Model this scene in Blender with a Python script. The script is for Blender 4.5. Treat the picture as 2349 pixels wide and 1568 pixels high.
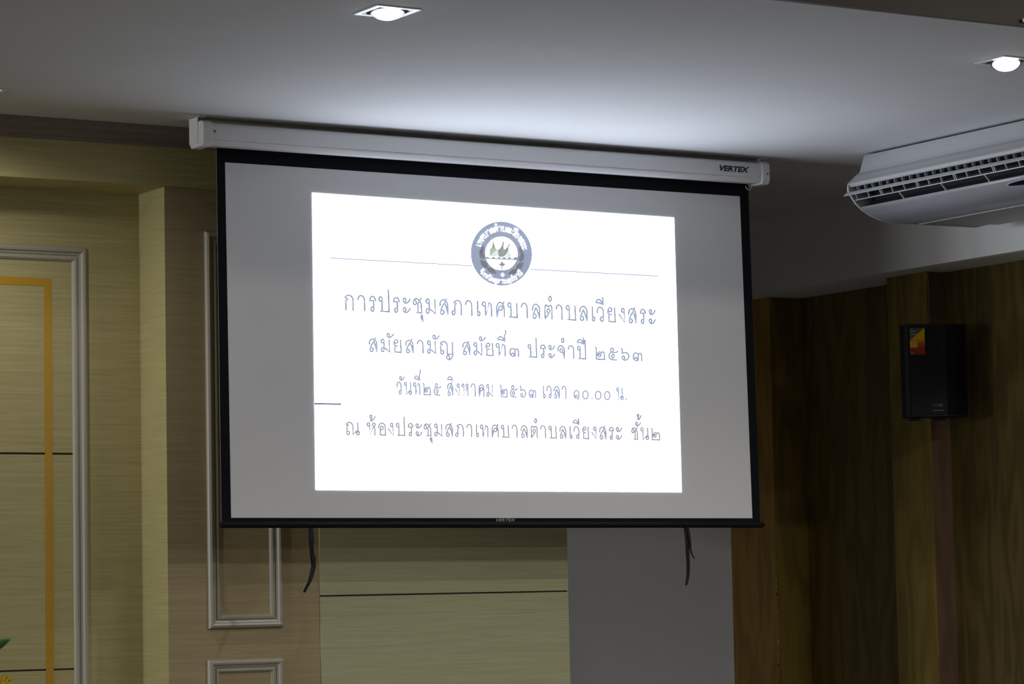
import bpy, bmesh, math, random
from mathutils import Vector, Matrix
random.seed(7)
S = bpy.context.scene
for o in list(bpy.data.objects):
    bpy.data.objects.remove(o)
COL = S.collection
PI = math.pi
W, H = 2349.0, 1568.0

# ------------------------------------------------------------------ camera
CAM = Vector((-5.503, -9.106, 1.30))
YAW, PITCH, ROLL, FPX = 0.5475, 0.0855, -0.0197, 6681.0
cy, sy, cp, sp, cr, sr = math.cos(YAW), math.sin(YAW), math.cos(PITCH), math.sin(PITCH), math.cos(ROLL), math.sin(ROLL)
FWD = Vector((sy*cp, cy*cp, sp))
r0 = Vector((cy, -sy, 0)); u0 = r0.cross(FWD)
RGT = cr*r0 + sr*u0
UPV = -sr*r0 + cr*u0
cam_d = bpy.data.cameras.new('camera'); cam = bpy.data.objects.new('camera', cam_d); COL.objects.link(cam)
m = Matrix((RGT, UPV, -FWD)).transposed().to_4x4(); m.translation = CAM
cam.matrix_world = m
cam_d.sensor_fit = 'HORIZONTAL'; cam_d.sensor_width = 36.0
cam_d.lens = 36.0*FPX/W
cam_d.clip_start = 0.05; cam_d.clip_end = 100
cam_d.dof.use_dof = True; cam_d.dof.focus_distance = 10.6; cam_d.dof.aperture_fstop = 7.0
S.camera = cam

# ------------------------------------------------------------------ view, world, row lamp and added fill lights
S.view_settings.view_transform = 'Standard'; S.view_settings.look = 'None'
S.view_settings.exposure = 0.0; S.view_settings.gamma = 1.0; S.view_settings.use_curve_mapping = False
wd = bpy.data.worlds.new('world'); S.world = wd; wd.use_nodes = True
bg = wd.node_tree.nodes['Background']; bg.inputs[0].default_value = (0.8, 0.85, 1, 1); bg.inputs[1].default_value = 0.01

def area_lamp(name, loc, sx, sy_, power, color=(1, 0.97, 0.92), rot=(0, 0, 0)):
    d = bpy.data.lights.new(name, 'AREA'); d.shape = 'RECTANGLE'; d.size = sx; d.size_y = sy_; d.energy = power; d.color = color
    o = bpy.data.objects.new(name, d); COL.objects.link(o); o.location = loc; o.rotation_euler = rot
    return o
# unseen area lights added up in the raised ceiling for ambient fill
for lx, ly, p in ((1.2, -4.3, 60), (1.2, -7.6, 76), (-1.6, -9.8, 14)):
    area_lamp('hall_fill', (lx, ly, 3.33), 1.2, 0.3, p)
# unseen area light added far left to brighten the beam and side faces
wl = area_lamp('left_fill', (-12.9, -1.0, 1.75), 1.4, 3.4, 56, (.95, .98, 1.0), (0, -PI/2+.13, 0)); wl.data.spread = math.radians(70)
# next recessed lamp of the row along the panelling, left of the frame
d = bpy.data.lights.new('row_lamp', 'SPOT'); d.energy = 12; d.spot_size = math.radians(160); d.spot_blend = .6; d.shadow_soft_size = .04
o = bpy.data.objects.new('row_lamp', d); COL.objects.link(o); o.location = (-4.25, -.25, 2.93)

# ------------------------------------------------------------------ helpers
def ray(px, py):
    return FWD + RGT*((px-W/2)/FPX) + UPV*((H/2-py)/FPX)
def on(px, py, ax, v):            # where the sight line of a photo point meets the plane axis = v
    d = ray(px, py); return CAM + d*((v-CAM[ax])/d[ax])

def tag(o, label=None, cat=None, group=None, kind=None):
    if label: o['label'] = label
    if cat: o['category'] = cat
    if group: o['group'] = group
    if kind: o['kind'] = kind
    return o
def thing(name, loc, label, cat, group=None, rz=0):
    o = bpy.data.objects.new(name, None); COL.objects.link(o); o.location = loc; o.rotation_euler = (0, 0, rz)
    o.empty_display_size = .05
    bpy.context.view_layer.update()
    return tag(o, label, cat, group)

class MB:
    """collects vertices and faces (world coordinates) and links them as one mesh object"""
    def __init__(self): self.v = []; self.f = []; self.mi = []
    def add(self, vs, fs, mi=0):
        b = len(self.v); self.v += [tuple(p) for p in vs]
        for f in fs: self.f.append(tuple(b+i for i in f)); self.mi.append(mi)
        return self
    def box(self, a, b, mi=0):
        x0, y0, z0 = a; x1, y1, z1 = b
        x0, x1 = min(x0, x1), max(x0, x1); y0, y1 = min(y0, y1), max(y0, y1); z0, z1 = min(z0, z1), max(z0, z1)
        vs = [(x0,y0,z0),(x1,y0,z0),(x1,y1,z0),(x0,y1,z0),(x0,y0,z1),(x1,y0,z1),(x1,y1,z1),(x0,y1,z1)]
        return self.add(vs, [(0,3,2,1),(4,5,6,7),(0,1,5,4),(1,2,6,5),(2,3,7,6),(3,0,4,7)], mi)
    def prism(self, prof, axis, a, b, mi=0):
        """closed profile extruded along an axis; profile gives the two other coordinates in order"""
        def pt(p, t):
            q = list(p); q.insert(axis, t); return tuple(q)
        n = len(prof)
        vs = [pt(p, a) for p in prof] + [pt(p, b) for p in prof]
        fs = [tuple(range(n)), tuple(range(2*n-1, n-1, -1))]
        fs += [(i, i+n, (i+1) % n + n, (i+1) % n) for i in range(n)]
        return self.add(vs, fs, mi)
    def ring(self, rings, closed=True, mi=0):
        """rings: list of loops with the same count, skinned in order"""
        n = len(rings[0]); vs = [p for r in rings for p in r]; fs = []
        for k in range(len(rings)-1):
            for i in range(n if closed else n-1):
                j = (i+1) % n
                fs.append((k*n+i, k*n+j, (k+1)*n+j, (k+1)*n+i))
        return self.add(vs, fs, mi)
    def tube(self, pts, r, n=8, mi=0):
        pts = [Vector(p) for p in pts]; rings = []
        for i, p in enumerate(pts):
            d = (pts[min(i+1, len(pts)-1)] - pts[max(i-1, 0)]).normalized()
            a = Vector((0, 0, 1)) if abs(d.z) < .9 else Vector((1, 0, 0))
            u = d.cross(a).normalized(); v = d.cross(u)
            rr = r[i] if isinstance(r, (list, tuple)) else r
            rings.append([p + u*(rr*math.cos(2*PI*k/n)) + v*(rr*math.sin(2*PI*k/n)) for k in range(n)])
        self.ring(rings, True, mi)
        b = len(self.v) - n*len(pts)
        self.f.append(tuple(range(b+n-1, b-1, -1))); self.mi.append(mi)
        e = len(self.v) - n
        self.f.append(tuple(range(e, e+n))); self.mi.append(mi)
        return self
    def build(self, name, mat, parent=None, smooth=False, bevel=0, fix=True):
        me = bpy.data.meshes.new(name)
        o = bpy.data.objects.new(name, me); COL.objects.link(o)
        vs = self.v
        if parent is not None:
            inv = world_inv(parent); vs = [inv @ Vector(p) for p in vs]
            o.parent = parent
        me.from_pydata([tuple(p) for p in vs], [], self.f)
        mats = mat if isinstance(mat, (list, tuple)) else [mat]
        for mm in mats: me.materials.append(mm)
        for p, i in zip(me.polygons, self.mi): p.material_index = i; p.use_smooth = smooth
        if fix:
            bm = bmesh.new(); bm.from_mesh(me); bmesh.ops.recalc_face_normals(bm, faces=bm.faces); bm.to_mesh(me); bm.free()
        if bevel:
            md = o.modifiers.new('bevel', 'BEVEL'); md.width = bevel; md.segments = 3; md.limit_method = 'ANGLE'; md.angle_limit = math.radians(40)
        me.update()
        return o
def world_inv(o):
    mt = Matrix.Identity(4); chain = []
    while o is not None: chain.append(o); o = o.parent
    for c in reversed(chain): mt = mt @ (Matrix.Translation(c.location) @ c.rotation_euler.to_matrix().to_4x4())
    return mt.inverted()

# ------------------------------------------------------------------ materials
def mat(name, col, rough=.5, metal=0, spec=.5, emit=None, es=0):
    mm = bpy.data.materials.new(name); mm.use_nodes = True
    b = mm.node_tree.nodes['Principled BSDF']
    b.inputs['Base Color'].default_value = (*col, 1); b.inputs['Roughness'].default_value = rough; b.inputs['Metallic'].default_value = metal
    b.inputs['Specular IOR Level'].default_value = spec
    if emit: b.inputs['Emission Color'].default_value = (*emit, 1); b.inputs['Emission Strength'].default_value = es
    return mm
def grain(name, c0, c1, scale, rough=.5, fine=1.0, detail=6, dist=0.0, spec=.5, bump=0.0, c2=None):
    """streaky material: noise stretched by 'scale' (object coordinates)"""
    mm = mat(name, c0, rough, spec=spec); nt = mm.node_tree; N = nt.nodes; L = nt.links
    b = N['Principled BSDF']
    tc = N.new('ShaderNodeTexCoord'); mp = N.new('ShaderNodeMapping'); mp.inputs['Scale'].default_value = scale
    nz = N.new('ShaderNodeTexNoise'); nz.inputs['Scale'].default_value = fine; nz.inputs['Detail'].default_value = detail; nz.inputs['Distortion'].default_value = dist
    cr_ = N.new('ShaderNodeValToRGB'); cr_.color_ramp.elements[0].color = (*c0, 1); cr_.color_ramp.elements[1].color = (*c1, 1)
    cr_.color_ramp.elements[0].position = .33; cr_.color_ramp.elements[1].position = .67
    L.new(tc.outputs['Object'], mp.inputs['Vector']); L.new(mp.outputs['Vector'], nz.inputs['Vector']); L.new(nz.outputs['Fac'], cr_.inputs['Fac'])
    out = cr_.outputs['Color']
    if c2:
        mp2 = N.new('ShaderNodeMapping'); mp2.inputs['Scale'].default_value = tuple(s*.22 for s in scale)
        n2 = N.new('ShaderNodeTexNoise'); n2.inputs['Scale'].default_value = fine; n2.inputs['Detail'].default_value = 3
        L.new(tc.outputs['Object'], mp2.inputs['Vector']); L.new(mp2.outputs['Vector'], n2.inputs['Vector'])
        mx = N.new('ShaderNodeMix'); mx.data_type = 'RGBA'; mx.inputs['B'].default_value = (*c2, 1)
        r2 = N.new('ShaderNodeMapRange'); r2.inputs['From Min'].default_value = .4; r2.inputs['From Max'].default_value = .7; r2.inputs['To Max'].default_value = .4
        L.new(n2.outputs['Fac'], r2.inputs['Value']); L.new(r2.outputs['Result'], mx.inputs['Factor']); L.new(out, mx.inputs['A']); out = mx.outputs['Result']
    L.new(out, b.inputs['Base Color'])
    if bump:
        bp = N.new('ShaderNodeBump'); bp.inputs['Strength'].default_value = bump; bp.inputs['Distance'].default_value = .002
        L.new(nz.outputs['Fac'], bp.inputs['Height']); L.new(bp.outputs['Normal'], b.inputs['Normal'])
    return mm
def wood(name, c0, c1, s=1.0, rough=.45):
    """vertical cathedral grain: long arches up the board"""
    mm = mat(name, c0, rough); nt = mm.node_tree; N = nt.nodes; L = nt.links; b = N['Principled BSDF']
    tc = N.new('ShaderNodeTexCoord'); mp = N.new('ShaderNodeMapping'); mp.inputs['Scale'].default_value = (8*s, 8*s, 1.3*s)
    nz = N.new('ShaderNodeTexNoise'); nz.inputs['Scale'].default_value = 1.0; nz.inputs['Detail'].default_value = 2
    mul = N.new('ShaderNodeMath'); mul.operation = 'MULTIPLY'; mul.inputs[1].default_value = 30
    sn = N.new('ShaderNodeMath'); sn.operation = 'SINE'
    mp2 = N.new('ShaderNodeMapping'); mp2.inputs['Scale'].default_value = (180, 180, 9)
    n2 = N.new('ShaderNodeTexNoise'); n2.inputs['Scale'].default_value = 1; n2.inputs['Detail'].default_value = 3
    L.new(tc.outputs['Object'], mp.inputs['Vector']); L.new(mp.outputs['Vector'], nz.inputs['Vector']); L.new(nz.outputs['Fac'], mul.inputs[0]); L.new(mul.outputs[0], sn.inputs[0])
    L.new(tc.outputs['Object'], mp2.inputs['Vector']); L.new(mp2.outputs['Vector'], n2.inputs['Vector'])
    mr = N.new('ShaderNodeMapRange'); mr.inputs['From Min'].default_value = -1; mr.inputs['From Max'].default_value = 1; mr.inputs['To Max'].default_value = .6
    L.new(sn.outputs[0], mr.inputs['Value'])
    ad = N.new('ShaderNodeMath'); ad.operation = 'MULTIPLY_ADD'; ad.inputs[1].default_value = .8; 
    L.new(n2.outputs['Fac'], ad.inputs[0]); L.new(mr.outputs['Result'], ad.inputs[2])
    mx = N.new('ShaderNodeMix'); mx.data_type = 'RGBA'; mx.inputs['A'].default_value = (*c0, 1); mx.inputs['B'].default_value = (*c1, 1)
    sb = N.new('ShaderNodeMapRange'); sb.inputs['From Min'].default_value = .15; sb.inputs['From Max'].default_value = 1.05
    L.new(ad.outputs[0], sb.inputs['Value']); L.new(sb.outputs['Result'], mx.inputs['Factor']); L.new(mx.outputs['Result'], b.inputs['Base Color'])
    return mm

M = {}
M['ceiling'] = grain('ceiling_paint', (.60,.60,.60), (.635,.635,.635), (1.2,1.2,1.2), .9, spec=.1)
M['grey_paint'] = grain('grey_wall_paint', (.69,.71,.76), (.73,.75,.80), (2,2,2), .85, spec=.2)
M['beam_paint'] = grain('beam_paint', (.84,.85,.84), (.88,.89,.88), (2,2,2), .85, spec=.2)
M['veneer'] = grain('pale_veneer', (0.413,0.360,0.161), (0.512,0.450,0.219), (5.0,5.0,230), .55, spec=.25, c2=(.42,.365,.165))
M['veneer_green'] = grain('pale_green_veneer', (0.435,0.425,0.247), (0.525,0.515,0.323), (5.0,5.0,230), .55, spec=.25, c2=(.42,.41,.25))
M['veneer_brown'] = grain('brown_veneer', (0.353,0.284,0.153), (0.432,0.351,0.197), (5.0,5.0,230), .55, spec=.25, c2=(.37,.28,.16))
M['moulding'] = mat('moulding_paint', (.39,.36,.285), .32, spec=.5)
M['crown'] = grain('crown_paint', (.20,.155,.13), (.25,.20,.165), (1.5,60,60), .5)
M['gold'] = mat('gold_strip', (.52,.275,.010), .4, spec=.4)
M['groove'] = mat('groove_dark', (.05,.035,.03), .9)
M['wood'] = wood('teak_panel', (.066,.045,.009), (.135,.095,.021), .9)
M['wood_rear_lit'] = wood('teak_rear_lit', (.135,.085,.014), (.25,.17,.03), .9)  # same teak, lightened: light missing behind the screen is put into the colour
M['wood_side_lit'] = wood('teak_post_side_lit', (.21,.14,.024), (.37,.26,.05), .9)  # teak again, paler still: side light on the post painted into its colour
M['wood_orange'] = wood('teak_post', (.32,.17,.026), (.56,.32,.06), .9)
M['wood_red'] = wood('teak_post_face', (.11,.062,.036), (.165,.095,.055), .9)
M['chip'] = mat('chipped_plaster', (.6,.55,.48), .9)
M['fascia'] = grain('dark_fascia', (.060,.050,.042), (.072,.060,.050), (3,3,3), .7)
M['fascia_strip'] = mat('pale_strip', (.72,.66,.55), .5)
M['floor'] = grain('floor_tile', (.07,.06,.052), (.09,.078,.066), (1,1,1), .35)
M['plain_wall'] = grain('side_wall_paint', (.55,.53,.48), (.6,.58,.53), (1,1,1), .9)
M['white_metal'] = mat('white_enamel', (.84,.84,.85), .32, spec=.5)
M['white_plastic'] = mat('white_plastic', (.80,.80,.80), .4)
M['ac_plastic'] = mat('unit_plastic', (.44,.445,.45), .4)
M['ac_panel'] = mat('unit_panel', (.33,.33,.345), .3)
M['vent_grey'] = mat('vent_plastic', (.45,.47,.49), .5)
M['vent_dark'] = mat('vent_interior', (.012,.014,.016), .8)
M['fabric'] = mat('screen_fabric', (.82,.82,.83), .95, spec=.05)
M['black_cloth'] = mat('black_border', (.010,.011,.014), .85, spec=.1)
M['black_metal'] = mat('black_bar', (.008,.008,.009), .7, spec=.15)
M['strap'] = mat('black_strap', (.006,.006,.007), .8)
M['navy'] = mat('navy_print', (.008,.018,.055), .5)
M['silver_print'] = mat('silver_print', (.45,.43,.38), .5)
M['screw'] = mat('screw_steel', (.15,.15,.15), .35, 1)
M['slide'] = mat('projected_white', (.82,.82,.83), .95, spec=.05, emit=(.77,.85,1.0), es=6.2)
def proj_col(name, srgb):
    lin = [((c/255+.055)/1.055)**2.4 for c in srgb]
    e = [max(0, c-.21) for c in lin]
    return mat(name, (.82,.82,.83), .95, spec=.05, emit=e, es=1.0)
M['ink'] = proj_col('projected_slate_ink', (150,157,174))
M['ink_dark'] = proj_col('projected_dark_ink', (150,152,160))
M['ink_rule'] = proj_col('projected_blue_rule', (165,172,205))
M['ink_bar'] = proj_col('projected_blue_bar', (112,118,160))
M['emb_ring'] = proj_col('projected_emblem_blue', (156,165,187))
M['emb_edge'] = proj_col('projected_emblem_edge', (150,152,200))
M['emb_leaf'] = proj_col('projected_emblem_leaf', (116,120,130))
M['emb_olive'] = proj_col('projected_emblem_olive', (150,158,148))
M['emb_green'] = proj_col('projected_emblem_green', (180,198,170))
M['emb_white'] = mat('projected_emblem_white', (.82,.82,.83), .95, spec=.05, emit=(1.0,1.0,1.0), es=1.05)
M['emb_pale'] = proj_col('projected_emblem_pale', (225,238,240))
M['speaker_black'] = mat('speaker_plastic', (.012,.012,.014), .5, spec=.2)
M['speaker_grille'] = mat('speaker_grille', (.006,.006,.008), .4, spec=.12)
M['chrome'] = mat('lamp_frame_white', (.72,.74,.76), .35)
M['lamp_black'] = mat('lamp_inner_black', (.012,.013,.015), .5)
M['lamp_metal'] = mat('lamp_gimbal', (.10,.11,.13), .35, .6)
M['lamp_on'] = mat('lamp_diffuser', (.9,.9,.9), .5, emit=(.93,.97,1.0), es=14)
M['lamp_dim'] = mat('lamp_diffuser_dim', (.9,.9,.9), .5, emit=(.95,.97,1.0), es=3)
M['badge'] = mat('display_navy', (.004,.005,.03), .15)
M['led'] = mat('led_yellow', (.5,.45,.1), .5, emit=(1,.85,.25), es=1.2)
M['cable'] = mat('pale_cable', (.30,.22,.20), .5)
M['leaf'] = grain('leaf_green', (.045,.16,.012), (.08,.24,.03), (40,40,40), .45)
M['stem'] = mat('stem_green', (.06,.16,.03), .6)
M['petal'] = grain('yellow_petal', (.75,.50,.01), (.85,.62,.02), (60,60,60), .6)
M['petal_white'] = mat('white_petal', (.75,.76,.72), .6)
M['vase'] = mat('vase_ceramic', (.55,.54,.5), .25)
M['stand'] = wood('stand_wood', (.12,.07,.03), (.18,.11,.05))

# ------------------------------------------------------------------ setting
HC = 2.959                       # ceiling height
Y_COF = -2.53                    # edge of the raised part of the ceiling
XL, XR, YB = -13.0, 2.588, -12.0
def struct(o, label=None):
    o['kind'] = 'structure'
    if label: o['label'] = label
    return o
LIGHTS = [(-1.515, -1.917), (0.655, -2.075), (-2.085, -0.205)]
HOLE = .062
# ceiling with a square hole for each recessed lamp
def ceiling():
    xs = sorted({XL, XR+.1} | {x+s*HOLE for x, _ in LIGHTS for s in (-1, 1)})
    ys = sorted({Y_COF, 2.1} | {y+s*HOLE for _, y in LIGHTS for s in (-1, 1)})
    mb = MB()
    for i in range(len(xs)-1):
        for j in range(len(ys)-1):
            cx, cy_ = (xs[i]+xs[i+1])/2, (ys[j]+ys[j+1])/2
            if any(abs(cx-x) < HOLE and abs(cy_-y) < HOLE for x, y in LIGHTS): continue
            mb.add([(xs[i],ys[j],HC),(xs[i+1],ys[j],HC),(xs[i+1],ys[j+1],HC),(xs[i],ys[j+1],HC)], [(0,3,2,1)])
            mb.add([(xs[i],ys[j],HC+.16),(xs[i+1],ys[j],HC+.16),(xs[i+1],ys[j+1],HC+.16),(xs[i],ys[j+1],HC+.16)], [(0,1,2,3)])
    o = mb.build('ceiling', M['ceiling'], fix=False)
    return struct(o, 'flat grey-white painted ceiling above the projection screen')
ceiling()
struct(MB().box((XL, YB, 3.40), (XR+.1, Y_COF, 3.46)).build('ceiling_raised', M['ceiling']), 'raised ceiling of the hall beyond the dark edge')
struct(MB().box((XL, Y_COF-.02, HC), (XR+.1, Y_COF, 3.40)).build('trim_1', M['fascia']), 'dark brown fascia along the edge of the ceiling')
mb = MB(); mb.box((.33, Y_COF-.028, HC+.006), (XR, Y_COF-.02, HC+.022)); mb.box((.30, Y_COF-.032, HC+.010), (.345, Y_COF-.028, HC+.020))
struct(mb.build('trim_2', M['fascia_strip']), 'thin pale strip along the foot of the dark fascia')
struct(MB().box((XL, YB, -.06), (XR+.1, 2.1, 0)).build('floor', M['floor']))
struct(MB().box((XL-.08, YB, 0), (XL, .6, 3.46)).build('wall_left', M['plain_wall']))
struct(MB().box((XL, YB-.08, 0), (XR+.1, YB, 3.46)).build('wall_back', M['plain_wall']))

# panelled front: recessed bay at the left, pier, veneered panel, then the grey wall further back
Y_REC, Y_PIER, X_PIER, X_PAN, X_END = .50, .28, -1.213, -.615, .444
Z_FR = 2.755
mb = MB()
zg = [0, 1.0575, 1.0635, 1.813, 1.820, Z_FR]
for i in (0, 2, 4): mb.box((XL, Y_REC, zg[i]), (-1.47, Y_REC+.03, zg[i+1]))
mb.box((-1.47, Y_REC, 0), (X_PIER+.02, Y_REC+.03, Z_FR))
for i in (1, 3): mb.box((XL, Y_REC+.006, zg[i]), (-1.47, Y_REC+.03, zg[i+1]), 1)
struct(mb.build('wall_recess', [M['veneer'], M['groove']]), 'recessed bay of pale horizontal-grain veneer behind the gold strip')
mb = MB().box((X_PIER, Y_PIER, 0), (X_PAN, Y_REC+.05, Z_FR))
mb.mi = [1 if i == 5 else 0 for i in range(6)]        # the side towards the bay has the paler veneer
struct(mb.build('wall_pier', [M['veneer_brown'], M['veneer']]), 'brownish veneered pier left of and behind the screen')
mb = MB()
mb.box((X_PAN, Y_PIER-.006, 0), (X_END, Y_PIER+.12, 1.2955)); mb.box((X_PAN, Y_PIER-.006, 1.3015), (X_END, Y_PIER+.12, Z_FR))
mb.box((X_PAN+.002, Y_PIER, 1.2955), (X_END-.002, Y_PIER+.12, 1.3015), 1)
struct(mb.build('wall_panel', [M['veneer_green'], M['groove']]), 'pale greenish veneer panel under the screen with one groove')
struct(MB().box((XL, .26, Z_FR), (X_END, Y_REC+.05, HC)).build('wall_frieze', M['veneer']), 'veneered frieze board under the crown moulding')
crown = [(.262,HC-.001),(.20,HC-.001),(.20,2.945),(.208,2.943),(.211,2.936),(.214,2.930),(.224,2.926),(.236,2.920),(.243,2.911),(.246,2.906),(.252,2.905),(.254,2.899),(.258,2.894),(.262,2.893)]
struct(MB().prism(crown, 0, XL, X_END).build('trim_3', M['crown']), 'stepped dark crown moulding where panelling meets the ceiling')
Y_GREY, X_BEAM, Z_BEAM, X_POST = 1.941, 2.228, 2.619, 2.401
struct(MB().box((X_END-.1, Y_GREY, 0), (XR+.1, Y_GREY+.08, HC)).build('wall_front', M['grey_paint']), 'plain grey painted wall below the right half of the screen')
struct(MB().box((X_END-.1, Y_PIER+.12, 0), (X_END-.02, Y_GREY, HC)).build('wall_return', M['grey_paint']))
mb = MB()
mb.box((X_BEAM, YB, Z_BEAM), (XR+.1, Y_GREY, HC))
mb.box((X_BEAM, YB, Z_BEAM-.006), (X_BEAM+.05, Y_GREY, Z_BEAM))
struct(mb.build('wall_beam', M['beam_paint']), 'grey painted beam above the wood panelling at right')
# wood panelled right wall with two posts
struct(MB().box((XR, .47, 0), (XR+.1, Y_GREY, Z_BEAM), 1).box((2.504, YB, 0), (XR+.1, .47, Z_BEAM)).build('wall_right', [M['wood'], M['wood_rear_lit']]), 'dark wood veneered side wall behind the speaker')
def post(y0, y1, name, label, chips=False):
    mb = MB()
    x0, x1 = X_POST, (XR if chips else 2.504)
    # side face (looks along the room), front face (looks at the camera side)
    mb.add([(x0,y0,0),(x0,y1,0),(x0,y1,Z_BEAM),(x0,y0,Z_BEAM)], [(0,1,2,3)], 0)
    mb.add([(x0,y0,0),(x1,y0,0),(x1,y0,Z_BEAM),(x0,y0,Z_BEAM)], [(0,1,2,3)], 1)
    mb.add([(x0,y1,0),(x1,y1,0),(x1,y1,Z_BEAM),(x0,y1,Z_BEAM)], [(0,1,2,3)], 0)
    if chips:
        for i in range(16):
            z = random.uniform(.9, 1.52); h = random.uniform(.006, .03); w = random.uniform(.001, .0025)
            mb.box((x0-.0006, y0-.0006, z), (x0+w, y0+w, z+h), 2)
    return struct(mb.build(name, [M['wood_orange'] if chips else M['wood_side_lit'], M['wood_rear_lit'] if chips else M['wood_red'], M['chip']]), label)
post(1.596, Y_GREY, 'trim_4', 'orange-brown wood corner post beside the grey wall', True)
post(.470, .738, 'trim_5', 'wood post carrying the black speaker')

# picture-frame mouldings on the panelling (mitred)
PROF = [(0,0),(0,.010),(.004,.017),(.012,.021),(.019,.019),(.023,.012),(.030,.010),(.031,.006),(.035,.006),(.036,.011),(.044,.012),(.050,.007),(.053,.002),(.054,0)]
def moulding(name, x0, x1, z0, z1, y, label, sc=1.0):
    mb = MB(); rings = []
    for d, h in PROF:
        d *= sc; h *= sc
        rings.append([(x0+d,y-h,z0+d),(x1-d,y-h,z0+d),(x1-d,y-h,z1-d),(x0+d,y-h,z1-d)])
    mb.ring(rings)
    return struct(mb.build(name, M['moulding']), label)
moulding('trim_6', -3.30, -1.422, .40, 2.552, Y_REC, 'tall pale frame moulding around the gold strip')
moulding('trim_7', -1.060, -.768, 1.191, 2.602, Y_PIER, 'tall narrow frame moulding half hidden by the screen', .9)
moulding('trim_8', -1.066, -.769, .32, 1.081, Y_PIER, 'lower frame moulding at the bottom edge', .9)
# gold strip
mb = MB(); t = .0012
gx1, gx0, gz1, gz0, gw = -1.553, -3.17, 2.437, .53, .028
for a, b in (((gx0,gz1-gw),(gx1,gz1)), ((gx0,gz0),(gx1,gz0+gw)), ((gx1-gw,gz0+gw),(gx1,gz1-gw)), ((gx0,gz0+gw),(gx0+gw,gz1-gw))):
    mb.box((a[0], Y_REC-t-.0004, a[1]), (b[0], Y_REC-.0004, b[1]))
tag(mb.build('gold_strip', M['gold']), 'golden yellow strip bordering the veneer panel at far left', 'trim strip')

# ------------------------------------------------------------------ recessed downlights
def downlight(x, y, label, tilt, on_mat, drop=.0, power=0, cone=100):
    root = thing('downlight', (x, y, HC), label, 'ceiling light', 'square downlights in the ceiling')
    s, i, z = .072, .055, HC
    fr = MB()
    def sq(h, zz): return [(x-h,y-h,zz),(x+h,y-h,zz),(x+h,y+h,zz),(x-h,y+h,zz)]
    fr.ring([sq(s, z), sq(s, z-.002), sq(s-.001, z-.003), sq(i+.001, z-.003), sq(i, z-.002), sq(i, z+.012)])
    fr.build('frame', M['chrome'], root)
    bx = MB(); bx.ring([sq(i, z+.012), sq(i, z+.10)]); b = len(bx.v); bx.add(sq(i, z+.10), [(0,1,2,3)]); bx.build('housing', M['lamp_black'], root)
    c = Vector((x, y, z+.012-drop)); ax = Vector((tilt[0], tilt[1], -1)).normalized()
    u = ax.cross(Vector((1, 0, 0))).normalized(); v = ax.cross(u)
    def circ(r, h, n=40): return [c + ax*h + u*(r*math.cos(2*PI*k/n)) + v*(r*math.sin(2*PI*k/n)) for k in range(n)]
    g = MB(); g.ring([circ(.046, -.05), circ(.049, -.006), circ(.049, .000), circ(.044, .000), circ(.043, -.012), circ(.038, -.05)]); g.build('gimbal', M['lamp_metal'], root, smooth=False)
    d = MB(); rr = [circ(.0425*math.cos(a), -.003+.020*math.sin(a)) for a in (0, .35, .7, 1.05, 1.35)]
    d.ring(rr); d.add(rr[-1], [tuple(range(40))])
    d.build('diffuser', on_mat, root, smooth=True)
    for sx, sy_ in ((-1, 1), (1, -1)):
        q = Vector((x+sx*.047, y+sy_*.047, z+.004)); MB().tube([q, q+Vector((0, 0, -.006))], .0045, 10).build('screw', M['chrome'], root)
    if power:
        ld = bpy.data.lights.new('downlight_lamp', 'SPOT'); ld.energy = power; ld.spot_size = math.radians(cone); ld.spot_blend = .8; ld.shadow_soft_size = .035; ld.color = (1, .98, .95)
        lo = bpy.data.objects.new('downlight_lamp', ld); COL.objects.link(lo)
        lo.parent = root; lo.location = (0, 0, -.03)
        lo.rotation_euler = Vector((tilt[0]*.3, tilt[1]*.3, -1)).to_track_quat('-Z', 'Y').to_euler()
    return root
downlight(*LIGHTS[0], 'lit square downlight with white frame at top left of centre', (-.04, -.10), M['lamp_on'], .018, 70, 125)
downlight(*LIGHTS[1], 'lit square downlight at top right corner above the air conditioner', (-.16, -.22), M['lamp_on'], .022, 120, 150)
downlight(*LIGHTS[2], 'square downlight cut off at left edge above the crown moulding', (.0, .1), M['lamp_dim'], .002, 22, 166)

# ------------------------------------------------------------------ projection screen
scr = thing('projection_screen', (0, 0, HC), 'pull-down projection screen hanging from the ceiling with a lit slide', 'projection screen')
# casing
cz0, cz1, cf, cb = 2.857, 2.938, -.070, .030
cprof = [(cb,cz0+.01),(cb,cz1-.012),(cb-.012,cz1),(cf+.018,cz1),(cf+.006,cz1-.006),(cf,cz1-.016),(cf,cz0+.020),(cf+.003,cz0+.017),(cf+.002,cz0+.010),(cf+.008,cz0),(cf+.05,cz0),(cf+.052,cz0+.004),(cb-.01,cz0+.004)]
casing = MB().prism(cprof, 0, -1.190, 1.160).build('casing', M['white_metal'], scr)
def cap(x0, x1, name='end_cap'):
    p = [(cb+.004,cz0+.004),(cb+.004,cz1-.004),(cb-.008,cz1+.004),(cf+.012,cz1+.004),(cf-.002,cz1-.006),(cf-.004,cz1-.02),(cf-.004,cz0+.02),(cf-.001,cz0+.006),(cf+.008,cz0-.004),(cb-.006,cz0-.004)]
    return MB().prism(p, 0, x0, x1).build(name, M['white_plastic'], casing, bevel=.003)
cap(-1.226, -1.188); cap(1.154, 1.190)
for x, z in ((-1.180, 2.905), (1.178, 2.893)):
    yy = cf-.0005 if x < 0 else cf-.0045
    MB().tube([(x, yy+.002, z), (x, yy-.0015, z)], .0042, 12).build('screw', M['screw'], casing)
# pull ring under the casing
mb = MB(); ringp = [(1.125+.014*math.cos(a), -.02, cz0-.008+.014*math.sin(a)) for a in [PI+PI*k/10 for k in range(11)]]
mb.tube(ringp, .0015, 6); mb.build('hook', M['chrome'], casing)
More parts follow.
